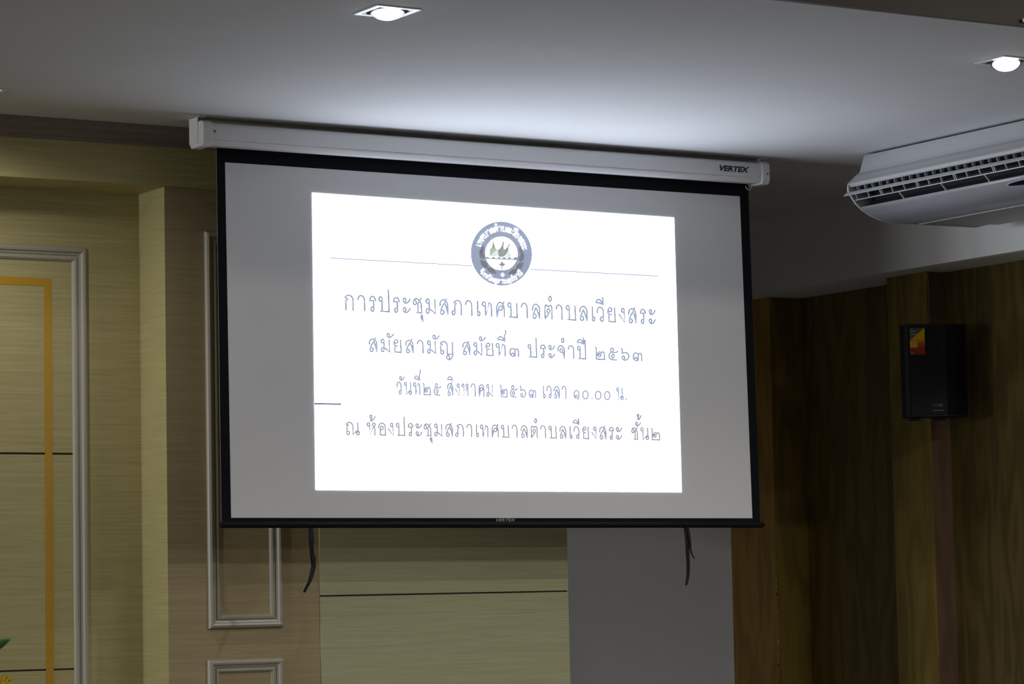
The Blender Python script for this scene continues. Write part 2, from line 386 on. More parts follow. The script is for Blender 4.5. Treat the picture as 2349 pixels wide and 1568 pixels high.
# hanging brackets
for x in (-1.228, 1.172):
    mb = MB(); mb.box((x-.002, -.035, cz0+.01), (x+.002, .032, HC)); mb.box((x-.002, -.045, HC-.003), (x+.030, .040, HC)); 
    mb.build('bracket', M['white_metal'], scr, bevel=.001)
# fabric
P0 = lambda px, py, dy=0.0: on(px, py, 1, 0.0) + Vector((0, dy, 0))
TLb, TRb, BLb, BRb = P0(496,320), P0(1715.5,404), P0(508,1198), P0(1744,1198)
wTL, wTR, wBR, wBL = P0(516,372), P0(1697,450), P0(1726,1188), P0(530,1187)
def sheet(q, y0, y1):
    a = [Vector((p.x, y0, p.z)) for p in q]; b = [Vector((p.x, y1, p.z)) for p in q]
    return a+b, [(0,1,2,3),(7,6,5,4),(0,4,5,1),(1,5,6,2),(2,6,7,3),(3,7,4,0)]
TLb.z = TRb.z = cz0+.004
mb = MB(); v, f = sheet([TLb, TRb, BRb, BLb], .0, .0008); mb.add(v, f); fabric = mb.build('fabric', M['fabric'], scr)
mb = MB()
for q in ([TLb,TRb,wTR,wTL],[TRb,BRb,wBR,wTR],[BRb,BLb,wBL,wBR],[BLb,TLb,wTL,wBL]):
    v, f = sheet(q, -.0004, .0); mb.add(v, f)
mb.build('black_border', M['black_cloth'], scr)
# bottom bar
bl, br = P0(507,1203), P0(1750,1203); bz = (bl.z+br.z)/2
mb = MB()
n = 14; rings = []
for x, s in ((bl.x-.004, .55), (bl.x-.001, .95), (bl.x+.004, 1), (br.x-.012, 1), (br.x-.004, 1.0), (br.x+.004, .6)):
    rings.append([(x, .0+.013*s*math.cos(2*PI*k/n), bl.z+(br.z-bl.z)*(x-bl.x)/(br.x-bl.x)+.0115*s*math.sin(2*PI*k/n)) for k in range(n)])
mb.ring(rings); mb.add(rings[0], [tuple(range(n))]); mb.add(rings[-1], [tuple(range(n))])
bar = mb.build('bottom_bar', M['black_metal'], scr, smooth=True)
# straps
def strap(centre, widths, parent, y=-.004):
    """thin ribbon through photo points with given half-widths in px"""
    mb = MB(); fr = []
    for i, ((px, py), w) in enumerate(zip(centre, widths)):
        yy = y - .006*math.sin(i*.9)
        a = on(px-w, py, 1, yy); b = on(px+w, py, 1, yy); fr.append([a, b, b+Vector((0,.0012,0)), a+Vector((0,.0012,0))])
    mb.ring(fr); mb.add(fr[0], [(0,1,2,3)]); mb.add(fr[-1], [(0,1,2,3)])
    return mb.build('strap', M['strap'], parent)
strap([(713,1208),(713.5,1225),(714,1244),(715,1258),(716,1274),(719,1288),(719.5,1299),(716.5,1312),(712,1328),(708,1338),(702,1349),(698,1358)], [5,5,5.3,4.6,4.5,5.4,5.6,5.2,4.8,4,3.4,3], scr)
for q in ([(708,1212),(718,1212),(721.5,1246),(717,1247),(711,1242)], [(714,1272),(723,1272),(725,1285),(724,1292),(717,1284)]):
    mb = MB(); a = [on(x, y, 1, -.012) for x, y in q]; b = [p+Vector((0,.001,0)) for p in a]; k = len(q)
    mb.add(a+b, [tuple(range(k)), tuple(range(2*k-1,k-1,-1))]+[(i,(i+1)%k,(i+1)%k+k,i+k) for i in range(k)])
    mb.build('strap', M['strap'], scr)
strap([(1573,1208),(1575,1225),(1577,1245),(1577.5,1270),(1579,1292),(1578.5,1315),(1577,1330),(1574,1342)], [4.5,4.5,4.6,4.2,3.8,3.6,3.2,2.6], scr)
strap([(1578,1208),(1581,1225),(1583,1240),(1584,1256),(1586,1268),(1591,1278),(1594,1282)], [2.4,2.6,2.6,2.0,1.8,1.4,.8], scr, -.010)

# lettering with the built-in font, made into a mesh
def lettering(text, name, o3, ux, uz, width, height, m_, parent, shear=0, bold=0.0, thick=.0006):
    """text spanning width x height from lower-left corner o3; ux, uz = directions across and up"""
    cu = bpy.data.curves.new('text', 'FONT'); cu.body = text; cu.shear = shear; cu.offset = bold; cu.size = 1
    to = bpy.data.objects.new('text', cu); COL.objects.link(to); bpy.context.view_layer.update()
    me = bpy.data.meshes.new_from_object(to); bpy.data.objects.remove(to)
    xs = [v.co.x for v in me.vertices]; ys = [v.co.y for v in me.vertices]
    x0, x1, y0, y1 = min(xs), max(xs), min(ys), max(ys)
    ux = Vector(ux).normalized(); uz = Vector(uz).normalized(); nn = ux.cross(uz)
    vs = [o3 + ux*((v.co.x-x0)/(x1-x0)*width) + uz*((v.co.y-y0)/(y1-y0)*height) + nn*thick for v in me.vertices]
    mb = MB(); mb.add(vs, [tuple(p.vertices) for p in me.polygons])
    o = mb.build(name, m_, parent, fix=False); bpy.data.meshes.remove(me)
    return o
a = on(1650.5, 391.5, 1, cf); b = on(1719, 395, 1, cf); c = on(1652, 378.5, 1, cf)
lettering('VERTEX', 'logo', a+Vector((0,-.0003,0)), (1,0,0), (0,0,1), (b-a).x, (c-a).z, M['navy'], casing, shear=.28, bold=.045)
a = on(1137.5, 1195.5, 1, 0); b = on(1182.5, 1196, 1, 0); c = on(1138, 1189, 1, 0)
lettering('VERTEX', 'logo', a+Vector((0,-.0006,0)), (1,0,0), (0,0,1), (b-a).x, (c-a).z, M['silver_print'], bar, shear=.28, bold=.012)

# ------------------------------------------------------------------ the projected slide
def flat(mb, pts_px, dy, mi=0):
    vs = [P0(x, y, dy) for x, y in pts_px]; mb.add(vs, [tuple(range(len(vs)))], mi)
mb = MB(); v, f = sheet([P0(716,442), P0(1546,499), P0(1563.5,1128), P0(724,1123)], -.0012, -.0004); mb.add(v, f)
slide = mb.build('projected_slide', M['slide'], scr); slide['label'] = 'glowing white slide'

def spline(pts, k=5):
    if len(pts) < 3: return pts
    out = []; n = len(pts)
    for i in range(n-1):
        p0, p1, p2, p3 = pts[max(i-1,0)], pts[i], pts[i+1], pts[min(i+2,n-1)]
        for j in range(k):
            t = j/k
            out.append(tuple(.5*((2*p1[c])+(-p0[c]+p2[c])*t+(2*p0[c]-5*p1[c]+4*p2[c]-p3[c])*t*t+(-p0[c]+3*p1[c]-3*p2[c]+p3[c])*t**3) for c in (0,1)))
    out.append(pts[-1]); return out
def ribbon(mb, pts, w, dy, closed=False, mi=0):
    """flat stroke of width w (px) along photo points"""
    q = [pts[0]]
    for p in pts[1:]:
        if math.hypot(p[0]-q[-1][0], p[1]-q[-1][1]) > 1e-3: q.append(p)
    pts = q; n = len(pts)
    if n < 2: return
    L, R = [], []
    for i in range(n):
        if closed: a, b, c = pts[i-1], pts[i], pts[(i+1) % n]
        else: a, b, c = pts[max(i-1,0)], pts[i], pts[min(i+1,n-1)]
        d1 = (b[0]-a[0], b[1]-a[1]); d2 = (c[0]-b[0], c[1]-b[1])
        l1 = math.hypot(*d1) or 1; l2 = math.hypot(*d2) or 1
        if d1 == (0,0): d1, l1 = d2, l2
        if d2 == (0,0): d2, l2 = d1, l1
        n1 = (-d1[1]/l1, d1[0]/l1); n2 = (-d2[1]/l2, d2[0]/l2)
        mx, my = n1[0]+n2[0], n1[1]+n2[1]; ml = math.hypot(mx, my)
        if ml < .3: mx, my, ml = n1[0], n1[1], 1
        mx, my = mx/ml, my/ml; k = w/2/max(.55, mx*n1[0]+my*n1[1])
        x, y = b
        if not closed and i == 0: x -= d2[0]/l2*w*.35; y -= d2[1]/l2*w*.35
        if not closed and i == n-1: x += d1[0]/l1*w*.35; y += d1[1]/l1*w*.35
        L.append((x+mx*k, y+my*k)); R.append((x-mx*k, y-my*k))
    vs = [P0(x, y, dy) for x, y in L] + [P0(x, y, dy) for x, y in R]
    fs = [(i, (i+1) % n, (i+1) % n + n, i+n) for i in range(n if closed else n-1)]
    mb.add(vs, fs, mi)

# glyph strokes: '~' smooth, '-' straight, 'o' loop (cx, cy, rx, ry), '.' dot; y up, consonant height 1
G = {
'ก': '-.08,0 .06,.57;~.06,.57 .12,.67 .23,.75;-.23,.75 0,.85;~0,.85 .15,.97 .3,1 .48,.96 .62,.78 .64,.6;-.64,.6 .63,0',
'า': '~0,.73 .04,.88 .15,1 .28,1.02 .42,.96 .52,.8 .54,.6;-.54,.6 .55,0',
'ร': '~.5,.7 .4,.93 .24,1 .1,.93 .02,.7;-.02,.7 .33,.72 .34,.2;o.23,.13,.11,.15',
'ป': 'o.14,.85,.12,.15;-.26,.87 .26,.02;-.12,.02 .8,0 .75,1.52',
'ะ': 'o.13,.86,.11,.13;~.03,.82 .1,.69 .24,.65 .42,.73 .58,.95;o.13,.2,.11,.13;~.03,.16 .1,.04 .24,0 .42,.08 .58,.3',
'ช': 'o.12,.72,.12,.15;~0,.75 .07,.93 .23,1 .36,.95 .5,.83 .62,.64;-.62,.64 .66,0;-.63,1.03 .5,.86 .36,.65 .37,.03;-.25,.04 .66,0',
'ุ': 'o.1,-.27,.09,.14;-.19,-.25 .2,-.56',
'ม': 'o.12,.86,.12,.15;-.24,.86 .23,.17;o.12,.17,.11,.16;-.22,.35 .45,.2 .7,0 .66,.98',
'ส': '~0,.57 .03,.84 .25,1 .43,.94 .57,.76 .61,.5;-.61,.5 .61,0;-.52,1.09 .35,.79;~.35,.79 .2,.55 .1,.35 .05,.15;o.18,.13,.13,.14;~.35,.79 .5,.48 .61,0',
'ล': '~0,.58 .08,.87 .28,1 .48,.92 .6,.7 .62,.4;-.62,.4 .62,0;~.31,.77 .18,.5 .1,.33 .06,.16;o.19,.15,.13,.15;~.31,.77 .46,.45 .62,0',
'ภ': 'o.11,.14,.11,.14;-.22,.15 .21,.6;~.21,.6 .27,.72 .34,.77;-.34,.77 .13,.84;~.13,.84 .26,.95 .43,1 .6,.93 .7,.72 .72,.5;-.72,.5 .72,0',
'เ': '-.02,1 .03,.17;o.15,.15,.12,.15',
'ท': 'o.12,.84,.12,.15;-.24,.86 .24,0 .5,.94;~.5,.94 .62,.88 .68,.74 .7,.5;-.7,.5 .7,0',
'ศ': '-.05,0 .02,.45;~.02,.45 .06,.8 .2,.98 .38,.98 .54,.78 .59,.5;-.59,.5 .6,0;o.32,.6,.13,.15;~.2,.62 .12,.35 .05,0;-.58,1.07 .42,.75',
'บ': 'o.12,.86,.12,.15;-.24,.88 .25,.02;-.12,.03 .75,0 .7,1',
'ต': '-.03,0 .01,.7;~.01,.7 .05,.93 .14,.98 .3,.85 .45,.97 .57,.88 .6,.6;-.6,.6 .61,0;o.31,.57,.12,.14;-.41,.5 .03,0',
'ํ': 'o.14,1.43,.14,.17',
'ว': '~.02,.6 .03,.82 .12,.96 .25,1 .4,.93 .5,.75 .51,.5;-.51,.5 .51,.15;o.39,.16,.12,.15',
'ี': '~0,1.32 .12,1.5 .26,1.55 .42,1.46 .62,1.19;~0,1.32 .3,1.3 .62,1.19;-.62,1.19 .58,1.7',
'ิ': '~0,1.32 .13,1.52 .28,1.57 .44,1.46 .55,1.22;~0,1.32 .33,1.33 .55,1.22',
'ย': 'o.2,.86,.14,.14;~.08,.94 .02,.8 .04,.62 .15,.52;-.15,.51 .32,.51;~.15,.51 .1,.42 .1,.2;-.1,.2 .1,.02 .62,0 .56,.99',
'ง': 'o.33,.85,.12,.14;-.45,.87 .48,0 0,.55',
'ั': 'o.13,1.34,.11,.14;~.02,1.3 .12,1.18 .3,1.17 .45,1.27 .62,1.45',
'ญ': 'o.2,.13,.13,.15;-.07,.15 .06,.6;~.06,.6 .13,.72 .24,.76;-.24,.76 .02,.84;~.02,.84 .17,.96 .34,.99 .52,.92 .62,.7 .63,.5;-.63,.5 .63,0 1.1,-.03 1.06,.95;o.7,-.27,.13,.15;~.58,-.3 .75,-.45 .95,-.37 1.09,-.13',
'่': '-0,1.74 -.01,2.07',
'๓': 'o.25,.13,.12,.13;~.2,.02 .04,.14 0,.38 .08,.56 .24,.63 .4,.57 .46,.42;-.46,.42 .46,.02;~.46,.42 .53,.56 .65,.6 .75,.5 .77,.3;-.77,.3 .77,0',
'จ': '~0,.56 .03,.84 .22,1 .47,.91 .58,.68 .6,.4;-.6,.4 .6,0;o.3,.6,.13,.14;~.42,.56 .5,.33 .6,0',
'๒': '~0,.98 .06,.88 .07,.7;-.07,.7 .08,.02 .84,0 .82,.46;~.82,.46 .74,.61 .63,.61 .55,.5;~.55,.5 .43,.61 .28,.57 .21,.43 .24,.27 .36,.19;o.37,.33,.1,.12',
'๕': 'o.29,.8,.13,.16;~.35,.64 .14,.58 .01,.36 .08,.12 .3,.02 .72,0;o.37,.32,.12,.15;-.38,.17 .36,.02;~.2,.62 .5,.6 .7,.63 .83,.74',
'๖': '~0,.97 .07,.86 .08,.52;~.08,.56 .3,.63 .55,.58 .7,.38 .62,.15 .4,.02 .17,.05 .06,.2;o.18,.21,.12,.13',
'น': 'o.1,.87,.1,.13;-.2,.87 .19,0 .5,.33;-.6,1 .6,.2;o.59,.17,.11,.16',
'ห': 'o.1,.86,.1,.13;-.2,.86 .19,0 .5,.72;o.5,.86,.1,.13;~.54,.73 .57,.5 .58,.3;-.58,.3 .58,0',
'ค': '~.05,0 .01,.4 .05,.8 .22,.97 .4,.9 .48,.65 .49,.4;-.49,.4 .49,0;o.25,.6,.11,.14;-.15,.53 .05,0',
'๑': '~.36,-.1 .5,.15 .5,.45 .36,.66 .2,.68 .05,.55 0,.3 .1,.08 .25,.03;o.24,.18,.1,.12',
'๐': 'o.27,.34,.27,.34',
'.': '.0,.07',
'ณ': 'o.19,.13,.12,.14;-.08,.17 .08,.63;~.08,.63 .14,.73 .23,.77;-.23,.77 0,.84;~0,.84 .14,.96 .31,1 .5,.92 .6,.7 .61,.5;-.61,.5 .61,.02 .97,.33;-1.04,.98 1.07,.2;o1.06,.15,.13,.16',
'้': 'o.12,1.5,.11,.13;~.22,1.47 .18,1.3 .04,1.18;~.04,1.18 .22,1.17 .4,1.3 .54,1.52',
'อ': '~.02,.57 .06,.83 .3,1 .55,.88 .63,.6 .65,.3;-.65,.3 .65,0 .17,.02 .17,.58;o.3,.6,.13,.15',
'ด': '-.05,0 .01,.45;~.01,.45 .08,.85 .3,1 .5,.88 .57,.6;-.57,.6 .58,0;o.3,.55,.12,.13;-.38,.44 .05,0',
'ษ': 'o.12,.86,.12,.15;-.24,.88 .25,.02;-.12,.03 .75,0 .7,1;~.86,.62 .7,.6 .5,.62 .42,.5',
'ธ': '~.6,.86 .3,1 .06,.9 .15,.66 .6,.6;-.6,.6 .62,0 .1,0 .1,.42',
'ฎ': '-.05,0 .01,.45;~.01,.45 .08,.85 .3,1 .5,.88 .57,.6;-.57,.6 .58,0;o.3,.55,.12,.13;-.38,.44 .05,0;~.05,-.1 .3,-.28 .58,-.1',
'์': 'o.1,1.3,.09,.11;~.19,1.35 .1,1.45 .2,1.6',
}
def strokes(ch):
    out = []
    for s in G[ch].split(';'):
        k, body = s[0], s[1:]
        if k == 'o':
            cx, cy_, rx, ry = map(float, body.split(','))
            out.append(('o', [(cx+rx*math.cos(2*PI*i/18), cy_+ry*math.sin(2*PI*i/18)) for i in range(18)]))
        elif k == '.':
            x, y = map(float, body.split(',')); out.append(('.', [(x, y)]))
        else:
            pts = [tuple(map(float, p.split(','))) for p in body.split()]
            out.append(('s', spline(pts) if k == '~' else pts))
    return out
def set_line(name, glyphs, base, height, w, m_, dy=-.0018):
    """glyphs: (character, left px, right px[, lift]); base(x) and height(x) in photo px"""
    mb = MB(); end = glyphs[0][1]
    for gl in glyphs:
        if gl[1]-end > 6: mb.build(name, m_, slide, fix=False); mb = MB()
        end = max(end, gl[2])
        ch, xl, xr = gl[:3]; lift = gl[3] if len(gl) > 3 else 0
        st = strokes(ch); xs = [p[0] for _, q in st for p in q]; x0, x1 = min(xs), max(xs)
        inset = w*.5
        sx = (xr-xl-2*inset)/(x1-x0) if x1-x0 > .03 else height(xl)
        xm = (xl+xr)/2
        for k, q in st:
            pts = []
            for x, y in q:
                X = xl+inset+(x-x0)*sx; y += lift
                pts.append((X+.022*y*-height(X)*.3, base(X)-y*height(X)))
            if k == '.':
                x, y = pts[0]; r = 2.0; flat(mb, [(x-r,y-r),(x+r,y-r),(x+r,y+r),(x-r,y+r)], dy)
            else: ribbon(mb, pts, w, dy, closed=(k == 'o'))
    return mb.build(name, m_, slide, fix=False)
K = 5.8725
def L(a, b, c=None):              # crop coordinates of two zoomed views of the photo, to photo px
    out = []
    for part, ox in ((a, 760), (b, 1140)):
        for g in part: out.append((g[0], ox+g[1]/K, ox+g[2]/K) + tuple(g[3:]))
    return out
lerp = lambda x0, y0, x1, y1: (lambda x: y0+(y1-y0)*(x-x0)/(x1-x0))
line1 = L([('ก',170,302),('า',345,458),('ร',503,608),('ป',628,787),('ร',823,926),('ะ',954,1072),('ช',1092,1226),('ุ',1194,1240),('ม',1263,1410),('ส',1450,1578),('ภ',1613,1760),('า',1795,1902),('เ',1956,2010),('ท',2020,2167),('ศ',2213,2340)],
          [('บ',134,282),('า',315,417),('ล',462,584),('ต',632,750),('ํ',685,742),('า',785,885),('บ',920,1068),('ล',1100,1222),('เ',1272,1325),('ว',1338,1442),('ี',1318,1440),('ย',1480,1602),('ง',1632,1728),('ส',1760,1880),('ร',1917,2010),('ะ',2036,2140)])
set_line('title_lettering', line1, lerp(760+190/K, 640+413/K, 1140+2085/K, 640+599/K), lerp(790, 197/K, 1495, 188/K), 3.9, M['ink'])
line2 = L([('ส',500,620),('ม',658,794),('ั',738,847),('ย',830,949),('ส',990,1110),('า',1146,1244),('ม',1282,1412),('ั',1356,1464),('ญ',1452,1644),('ส',1758,1874),('ม',1908,2036),('ั',1982,2085),('ย',2070,2187)],
          [('ท',-25,117),('ี',-2,114),('่',103,111),('๓',160,298),('ป',406,542),('ร',572,662),('ะ',684,784),('จ',808,917),('ํ',858,910),('า',947,1042),('ป',1072,1202),('ี',1068,1178),('๒',1315,1457),('๕',1496,1637),('๖',1663,1785),('๓',1823,1956)])
set_line('session_lettering', line2, lerp(760+560/K, 640+973/K, 1140+1955/K, 640+1101/K), lerp(845, 168/K, 1475, 166/K), 3.7, M['ink'])
line3 = L([('ว',873,947),('ั',910,992),('น',973,1087),('ท',1096,1198),('ี',1108,1198),('่',1186,1193),('๒',1228,1340),('๕',1371,1485),('ส',1555,1643),('ิ',1553,1642),('ง',1660,1732),('ห',1748,1850),('า',1872,1944),('ค',1978,2062),('ม',2083,2180)],
          [('๒',35,144),('๕',170,280),('๖',300,394),('๓',423,526),('เ',613,657),('ว',661,735),('ล',758,846),('า',866,937),('๑',1026,1113),('๐',1143,1234),('.',1267,1287),('๐',1313,1407),('๐',1436,1528),('น',1601,1707),('.',1729,1750)])
set_line('date_lettering', line3, lerp(760+930/K, 830+434/K, 1140+1640/K, 830+509/K), lerp(910, 163/K, 1440, 160/K), 3.3, M['ink'])
line4 = L([('ณ',187,385),('ห',468,599),('้',507,598),('อ',625,737),('ง',753,842),('ป',865,995),('ร',1023,1109),('ะ',1128,1227),('ช',1238,1350),('ุ',1320,1362),('ม',1379,1498),('ส',1531,1638),('ภ',1661,1785),('า',1814,1899),('เ',1942,1990),('ท',1995,2117),('ศ',2153,2257)],
          [('บ',45,165),('า',191,277),('ล',311,415),('ต',448,550),('ํ',495,543),('า',574,662),('บ',686,806),('ล',833,934),('เ',972,1017),('ว',1027,1110),('ี',1010,1112),('ย',1143,1242),('ง',1264,1344),('ส',1370,1474),('ร',1500,1580),('ะ',1596,1687),('ช',1803,1902),('ั',1855,1944),('้',1878,1950,.53),('น',1925,2052),('๒',2068,2197)])
set_line('place_lettering', line4, lerp(760+210/K, 830+977/K, 1140+2190/K, 830+1049/K), lerp(800, 165/K, 1510, 158/K), 3.5, M['ink_dark'])
# rules
mb = MB()
ribbon(mb, [(757,591.5),(1083,609.5)], 2.5, -.0016); ribbon(mb, [(1217,617.5),(1510,633)], 2.5, -.0016)
mb.build('rule_line', M['ink_rule'], slide, fix=False)
mb = MB(); ribbon(mb, [(721.5,925.5),(781,926.5)], 4.2, -.0016); mb.build('bar_mark', M['ink_bar'], slide, fix=False)
# emblem, in crop px of a zoomed view
EK = 8.711
def E(x, y): return (1060+x/EK, 490+y/EK)
mb = MB()      # material order
EM = [M['emb_ring'], M['emb_edge'], M['emb_white'], M['emb_leaf'], M['emb_olive'], M['emb_green'], M['emb_pale'], M['ink_dark']]
CX0, CY0 = 780, 797
def ell(rx, ry, a0=0, a1=2*PI, n=96, cx=CX0, cy_=CY0):
    # the disc is sheared a little, as the slide is
    return [E(cx+rx*math.cos(a)+.02*ry*math.sin(a), cy_-ry*math.sin(a)+.045*rx*math.cos(a)) for a in [a0+(a1-a0)*i/n for i in range(n)]]
flat(mb, ell(612, 640), -.0018, 0)
ribbon(mb, ell(607, 635), 1.1, -.0020, True, 1)
flat(mb, ell(330, 347), -.0020, 2)
ribbon(mb, ell(333, 350), 1.5, -.0022, True, 7)
def poly(pts, mi, dy=-.0023): flat(mb, [E(*p) for p in pts], dy, mi)
def leafshape(p, q, w, mi=3):
    dx, dy_ = q[0]-p[0], q[1]-p[1]; l = math.hypot(dx, dy_); nx, ny = -dy_/l, dx/l; a = []
    for s in (1, -1):
        rng = range(0, 11) if s == 1 else range(10, -1, -1)
        for i in rng:
            t = i/10; k = w*math.sin(PI*t**.85)*(1-.25*t)
            a.append((p[0]+dx*t+nx*k*s, p[1]+dy_*t+ny*k*s))
    poly(a, mi, -.0024)
leafshape((385,775),(413,615),36); leafshape((425,915),(345,715),58); leafshape((505,1085),(352,915),62); leafshape((490,1080),(690,1198),54)
leafshape((1180,805),(1143,640),38); leafshape((1150,965),(1220,765),58); leafshape((1075,1105),(1225,968),62); leafshape((1105,1110),(905,1213),52)
# scene in the middle
poly([(452,868),(520,866),(530,888),(592,892),(592,866),(645,868),(648,892),(708,895),(710,868),(750,868),(755,895),(808,895),(812,868),(858,868),(860,898),(918,900),(920,868),(958,868),(965,902),(1028,905),(1030,872),(1106,874),(1104,925),(480,900)], 7, -.0025)
poly([(613,528),(640,680),(655,672),(628,600)], 4); poly([(613,528),(594,682),(642,684),(625,600)], 4)
poly([(594,682),(642,684),(690,715),(712,745),(718,825),(640,838),(550,826),(548,712)], 5)
poly([(690,715),(712,745),(718,825),(640,838),(575,832)], 6, -.0026)
ribbon(mb, [E(*p) for p in [(548,712),(594,682),(642,684),(712,745)]], .9, -.0027, False, 4)
ribbon(mb, [E(*p) for p in [(540,830),(640,842),(730,832)]], .9, -.0027, False, 4)
poly([(708,730),(760,690),(795,620),(805,545),(832,590),(818,640),(830,722),(880,690),(915,640),(928,590),(946,635),(920,665),(918,745),(860,830),(808,862),(735,862),(715,820)], 4)
for i in range(7):
    for j in range(5):
        x, y = 735+i*26, 740+j*24
        if (i+j) % 2 == 0 and x+y < 1690 and not (x < 745 and y > 800): poly([(x,y),(x+9,y-10),(x+14,y+2),(x+5,y+14)], 5, -.0026)
poly([(918,745),(985,850),(925,868),(855,866)], 6)
ribbon(mb, [E(*p) for p in [(918,745),(985,850)]], .6, -.0027, False, 5)
poly([(724,980),(750,1003),(768,985),(790,945),(812,985),(828,1000),(848,965),(840,1005),(854,1015),(825,1042),(790,1050),(745,1030),(730,1012),(742,1008)], 7, -.0025)
ribbon(mb, [E(790,1045), E(791,1122)], 1.9, -.0025, False, 7)
for a0 in range(5):
    ribbon(mb, [E(x, y) for x, y in spline([(650+a0*22,1078+a0*5),(668+a0*22,1072+a0*6),(680+a0*22,1090+a0*5)])], .7, -.0024, False, 1)
    ribbon(mb, [E(x, y) for x, y in spline([(930-a0*20,1085+a0*5),(912-a0*20,1080+a0*6),(900-a0*20,1100+a0*5)])], .7, -.0024, False, 1)
poly([(x, y) for x, y in [(668,1108),(700,1118),(740,1128),(790,1132),(850,1130),(900,1118),(850,1142),(790,1148),(730,1144)]], 7, -.0024)
for dx, dy_ in ((0,-26),(26,0),(0,26),(-26,0)):
    poly([(805+dx+17*math.cos(a), 1222+dy_+17*math.sin(a)) for a in [PI*k/6 for k in range(12)]], 2, -.0024)
def arc_text(text, a_start, a_end, rb, h, inward, mi_w, w_out, w_in):
    """letters round the ring; a in degrees, rb = base radius (share of the ring), h = letter height share"""
    marks = 'ุัิีํ่้์'
    adv = []
    for ch in text:
        xs = [p[0] for _, q in strokes(ch) for p in q]; wd_ = max(xs)-min(xs)
        adv.append(0 if ch in marks else wd_+.17)
    tot = sum(adv); pos = 0; last = 0
    for ch, ad in zip(text, adv):
        st = strokes(ch); xs = [p[0] for _, q in st for p in q]; x0 = min(xs); wd_ = max(xs)-x0
        start = pos if ch not in marks else max(last, pos-.17-wd_)
        for k, q in st:
            for w, mi, dy in ((w_out, mi_w, -.0024), (w_in, 0, -.0027)):
                if w <= 0: continue
                pts = []
                for x, y in q:
                    t = (start+x-x0)/tot; a = math.radians(a_start+(a_end-a_start)*t)
                    r = rb+h*y*.96 if not inward else rb-h*y*.96
                    pts.append(E(CX0+612*r*math.cos(a)+.02*640*r*math.sin(a), CY0-640*r*math.sin(a)+.045*612*r*math.cos(a)))
                ribbon(mb, pts, w, dy, k == 'o', mi)
        if ch not in marks: last = pos; pos += ad
arc_text('เทศบาลตำบลเวียงสระ'.replace('ำ', 'ํา'), 164, 10, .70, .155, False, 2, 2.1, .6)
arc_text('จังหวัดสุราษฎร์ธานี', 220, 322, .93, .125, True, 2, 1.9, .3)
mb.build('emblem', EM, slide, fix=False)

# ------------------------------------------------------------------ ceiling air conditioner
AY0, AY1 = -.30, -2.05
ac = thing('air_conditioner', (1.75, (AY0+AY1)/2, HC), 'white ceiling-hung air conditioner with open louvres at right edge', 'air conditioner')
body = [(1.470,2.950),(1.462,2.930),(1.449,2.893),(1.442,2.880),(1.424,2.866),(1.408,2.850),(1.398,2.842),(1.392,2.836),(1.391,2.828),(1.398,2.822),(1.46,2.828),(1.56,2.82),(1.62,2.78),(1.62,2.715),(2.13,2.712),(2.13,2.950)]
MB().prism(body, 1, AY0-.006, AY1).build('body', M['ac_plastic'], ac, bevel=.002)
MB().prism([(1.395,2.825),(1.46,2.829),(1.56,2.821),(1.62,2.781),(1.62,2.716),(1.56,2.712),(1.48,2.735),(1.452,2.742),(1.475,2.755),(1.50,2.775),(1.50,2.80),(1.46,2.818)], 1, AY0-.012, AY1).build('air_outlet', M['vent_dark'], ac)
panel = [(1.4425,2.7475),(1.457,2.737),(1.477,2.727),(1.496,2.717),(1.520,2.709),(1.545,2.703),(1.602,2.6955),(1.660,2.695),(1.725,2.696),(1.728,2.699),(1.660,2.701),(1.60,2.703),(1.55,2.712),(1.50,2.727),(1.485,2.742),(1.475,2.751)]
pan = MB().prism(panel, 1, AY0-.010, AY1).build('front_panel', M['ac_panel'], ac, smooth=True)
MB().prism([(1.728,2.697),(2.02,2.699),(2.08,2.71),(2.08,2.715),(1.728,2.715)], 1, AY0-.010, AY1).build('base_panel', M['ac_panel'], ac)
MB().tube([(1.7265,AY0-.010,2.6955),(1.7265,AY1,2.6955)], .0028, 8).build('seam_bead', M['ac_plastic'], ac, smooth=True)
# end cap: curved plate
outl = [(1.400,2.8455),(1.391,2.838),(1.386,2.826),(1.386,2.808),(1.391,2.797),(1.400,2.786),(1.422,2.759),(1.455,2.735),(1.495,2.715),(1.520,2.707),(1.544,2.701),(1.602,2.6935),(1.725,2.694),(2.02,2.697),(2.10,2.715),(2.10,2.90),(1.5,2.90),(1.44,2.878)]
MB().prism(outl, 1, AY0, AY0-.010).build('end_cap', M['ac_plastic'], ac, bevel=.0015)
MB().tube([(1.425,AY0-.009,2.858),(1.425,AY0-.0135,2.858)], .006, 12).build('screw', M['screw'], ac)
# louvres
def plate(pts, y0, y1, name, m_): return MB().prism(pts, 1, y0, y1).build(name, m_, ac)
plate([(1.374,2.7895),(1.388,2.802),(1.43,2.812),(1.455,2.811),(1.455,2.807),(1.43,2.806),(1.392,2.7955),(1.376,2.787)], AY0+.006, AY1, 'louvre', M['ac_plastic'])
plate([(1.414,2.7735),(1.440,2.782),(1.470,2.788),(1.470,2.785),(1.440,2.779),(1.415,2.7705)], AY0-.014, AY1, 'louvre', M['ac_plastic'])
yy = AY0-.05; i = 0
while yy > AY1+.05:
    plate([(1.398,2.822),(1.394,2.814),(1.400,2.805),(1.412,2.807),(1.41,2.824)], yy, yy-.002, 'vane', M['vent_grey']) if i % 1 == 0 else None
    yy -= .045; i += 1
yy = AY0-.03; i = 0
while yy > AY1+.08:
    plate([(1.400,2.797),(1.412,2.774),(1.419,2.776),(1.408,2.799)], yy, yy-.003, 'vane', M['ac_plastic'])
    if i % 3 == 2: plate([(1.400,2.797),(1.412,2.774),(1.419,2.776),(1.408,2.799)], yy-.010, yy-.013, 'vane', M['ac_plastic'])
    yy -= .072; i += 1
yy = AY0-.27
